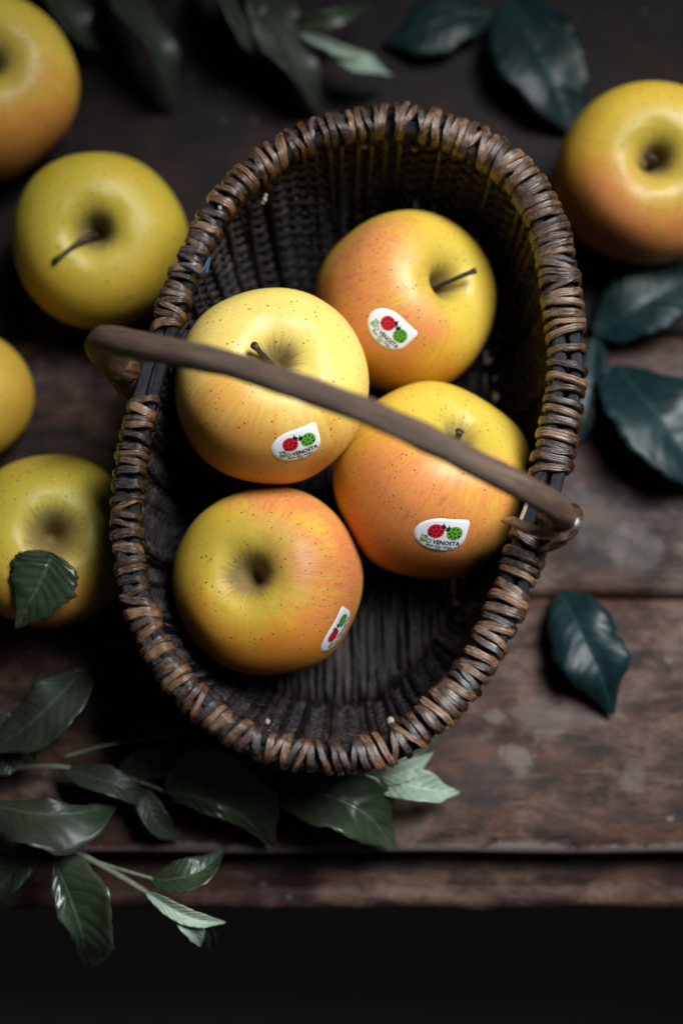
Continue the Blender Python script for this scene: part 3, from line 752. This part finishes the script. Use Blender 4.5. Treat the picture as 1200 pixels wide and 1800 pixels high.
leaf([(-0.0519, 0.3294, 0.0140), (-0.0384, 0.2902, 0.0300), (-0.0234, 0.2613, 0.0280), (-0.0102, 0.2443, 0.0040)], 0.0165, M_DULL, sp, roll=-30, fold=0.2, wave=0.32, nwave=4, seed=4)
# sprig at the top middle
sp = empty('leafy_sprig', (-0.0304, 0.2928, 0.0060))
tag(sp, 'small sprig with pale young leaves at the top, above the basket', 'sprig', None)
twig(sp, [(-0.0389, 0.2937, 0.0200), (-0.0297, 0.2841, 0.0240), (-0.0118, 0.2773, 0.0240), (0.0030, 0.2725, 0.0200)], 0.0014, 0.0009)
leaf([(-0.0297, 0.2855, 0.0240), (-0.0147, 0.2828, 0.0320), (0.0000, 0.2861, 0.0320), (0.0165, 0.3020, 0.0200)], 0.0050, M_GLEAF, sp, roll=25, fold=0.4, seed=5)
leaf([(-0.0236, 0.2811, 0.0260), (-0.0088, 0.2703, 0.0320), (0.0058, 0.2650, 0.0300), (0.0178, 0.2692, 0.0220)], 0.0032, M_YOUNG, sp, roll=20, fold=0.5, seed=6)
leaf([(-0.0059, 0.2719, 0.0220), (0.0059, 0.2629, 0.0280), (0.0147, 0.2599, 0.0260), (0.0268, 0.2628, 0.0140)], 0.0072, M_YOUNG, sp, roll=-12, fold=0.3, wave=0.2, seed=7)
# sprig at the bottom left
sp = empty('leafy_sprig', (-0.1307, -0.1193, 0.0040))
tag(sp, 'large leafy sprig at the lower left, hanging over the table edge', 'sprig', None)
twig(sp, [(-0.1719, -0.0994, 0.0120), (-0.1352, -0.0963, 0.0140), (-0.1006, -0.1013, 0.0180), (-0.0795, -0.1084, 0.0200), (-0.0639, -0.1167, 0.0200)], 0.0013, 0.0008)
twig(sp, [(-0.1687, -0.1146, 0.0100), (-0.1387, -0.1263, 0.0140), (-0.1102, -0.1391, 0.0200), (-0.0879, -0.1514, 0.0220), (-0.0739, -0.1599, 0.0220)], 0.0017, 0.0012, M_TWIG)
twig(sp, [(-0.1102, -0.1391, 0.0200), (-0.0971, -0.1429, 0.0220), (-0.0831, -0.1468, 0.0220)], 0.0010, 0.0007)
twig(sp, [(-0.1276, -0.0924, 0.0140), (-0.1038, -0.0867, 0.0180), (-0.0702, -0.0825, 0.0180)], 0.0009, 0.0006)
leaf([(-0.1171, -0.0532, 0.0260), (-0.1254, -0.0685, 0.0400), (-0.1395, -0.0806, 0.0360), (-0.1637, -0.0908, 0.0160)], 0.0150, M_DULL, sp, roll=18, fold=0.12, wave=0.12, seed=11)
leaf([(-0.1461, -0.0880, 0.0140), (-0.1506, -0.0934, 0.0160), (-0.1556, -0.0960, 0.0160), (-0.1669, -0.0968, 0.0120)], 0.0060, M_GLEAF, sp, fold=0.15, seed=12)
leaf([(-0.1274, -0.0976, 0.0140), (-0.1112, -0.1027, 0.0240), (-0.0970, -0.1077, 0.0240), (-0.0843, -0.1161, 0.0100)], 0.0068, M_DULL, sp, roll=-18, fold=0.3, seed=13)
leaf([(-0.0793, -0.1086, 0.0220), (-0.0644, -0.1118, 0.0300), (-0.0467, -0.1181, 0.0280), (-0.0305, -0.1323, 0.0080)], 0.0150, M_GLEAF, sp, roll=16, fold=0.15, wave=0.16, seed=14, sym=-0.6)
leaf([(-0.1578, -0.1138, 0.0240), (-0.1352, -0.1186, 0.0340), (-0.1180, -0.1189, 0.0320), (-0.1020, -0.1132, 0.0140)], 0.0128, M_DULL, sp, roll=-24, fold=0.10, wave=0.28, nwave=4, seed=15, sym=0.5)
leaf([(-0.1414, -0.0940, 0.0100), (-0.1481, -0.0846, 0.0180), (-0.1571, -0.0784, 0.0200), (-0.1711, -0.0739, 0.0120)], 0.0080, M_DULL, sp, roll=-10, fold=0.2, wave=0.2, seed=31)
leaf([(-0.1025, -0.1006, 0.0140), (-0.0887, -0.0966, 0.0220), (-0.0720, -0.0948, 0.0220), (-0.0549, -0.0966, 0.0100)], 0.0075, M_DULL, sp, roll=10, fold=0.25, wave=0.2, seed=32)
leaf([(-0.1391, -0.1262, 0.0120), (-0.1428, -0.1377, 0.0160), (-0.1507, -0.1474, 0.0120), (-0.1616, -0.1596, 0.0000)], 0.0085, M_GLEAF, sp, roll=10, fold=0.25, wave=0.2, seed=33)
leaf([(-0.0905, -0.1044, 0.0160), (-0.0867, -0.1153, 0.0180), (-0.0810, -0.1238, 0.0140), (-0.0727, -0.1291, 0.0060)], 0.0060, M_DULL, sp, roll=-10, fold=0.3, wave=0.2, seed=34)
leaf([(-0.1276, -0.1375, 0.0220), (-0.1198, -0.1528, 0.0260), (-0.1138, -0.1696, 0.0200), (-0.1147, -0.1858, -0.0040)], 0.0130, M_GLEAF, sp, roll=12, fold=0.25, wave=0.15, seed=16, sym=-0.45)
leaf([(-0.0841, -0.1468, 0.0220), (-0.0724, -0.1468, 0.0280), (-0.0612, -0.1431, 0.0280), (-0.0518, -0.1329, 0.0200)], 0.0080, M_GLEAF, sp, roll=-18, fold=0.35, seed=17)
leaf([(-0.0865, -0.1520, 0.0230), (-0.0733, -0.1600, 0.0270), (-0.0621, -0.1643, 0.0260), (-0.0510, -0.1652, 0.0180)], 0.0042, M_YOUNG, sp, roll=10, fold=0.55, seed=18)
leaf([(-0.0751, -0.1595, 0.0220), (-0.0685, -0.1653, 0.0240), (-0.0645, -0.1696, 0.0200), (-0.0626, -0.1756, 0.0120)], 0.0050, M_YOUNG, sp, roll=-20, fold=0.5, seed=19)
leaf([(-0.0705, -0.1611, 0.0180), (-0.0630, -0.1659, 0.0160), (-0.0588, -0.1708, 0.0100), (-0.0578, -0.1799, -0.0020)], 0.0040, M_DULL, sp, roll=20, fold=0.4, seed=20)
# sprig in front of the basket
sp = empty('leafy_sprig', (-0.0211, -0.1011, 0.0030))
tag(sp, 'sprig with glossy green leaves lying against the front of the basket', 'sprig', None)
twig(sp, [(-0.0468, -0.0945, 0.0140), (-0.0335, -0.1046, 0.0180), (-0.0154, -0.1094, 0.0200)], 0.0011, 0.0008)
twig(sp, [(-0.0313, -0.0919, 0.0140), (-0.0052, -0.0980, 0.0180), (0.0155, -0.1016, 0.0180), (0.0258, -0.1031, 0.0180)], 0.0012, 0.0007)
leaf([(-0.0334, -0.1048, 0.0200), (-0.0101, -0.1098, 0.0300), (0.0101, -0.1186, 0.0280), (0.0251, -0.1332, 0.0060)], 0.0165, M_GLEAF, sp, roll=-12, fold=0.25, wave=0.2, seed=21)
leaf([(-0.0441, -0.0934, 0.0160), (-0.0283, -0.0979, 0.0220), (-0.0154, -0.1015, 0.0200), (-0.0026, -0.1073, 0.0080)], 0.0105, M_GLEAF, sp, roll=-10, fold=0.2, wave=0.15, seed=22)
leaf([(-0.0376, -0.1027, 0.0140), (-0.0244, -0.1102, 0.0180), (-0.0142, -0.1162, 0.0140), (-0.0039, -0.1250, 0.0060)], 0.0065, M_DULL, sp, roll=-12, fold=0.3, wave=0.2, seed=35)
leaf([(-0.0105, -0.0916, 0.0120), (0.0078, -0.0954, 0.0180), (0.0259, -0.0923, 0.0180), (0.0449, -0.0807, 0.0080)], 0.0105, M_GLEAF, sp, roll=8, fold=0.2, seed=23)
leaf([(0.0103, -0.1023, 0.0200), (0.0216, -0.1021, 0.0280), (0.0318, -0.0986, 0.0280), (0.0420, -0.0903, 0.0180)], 0.0046, M_YOUNG, sp, roll=15, fold=0.4, seed=24)
leaf([(0.0129, -0.1033, 0.0200), (0.0254, -0.1056, 0.0280), (0.0394, -0.1079, 0.0260), (0.0540, -0.1081, 0.0120)], 0.0080, M_YOUNG, sp, roll=-14, fold=0.3, wave=0.25, nwave=4, seed=25)
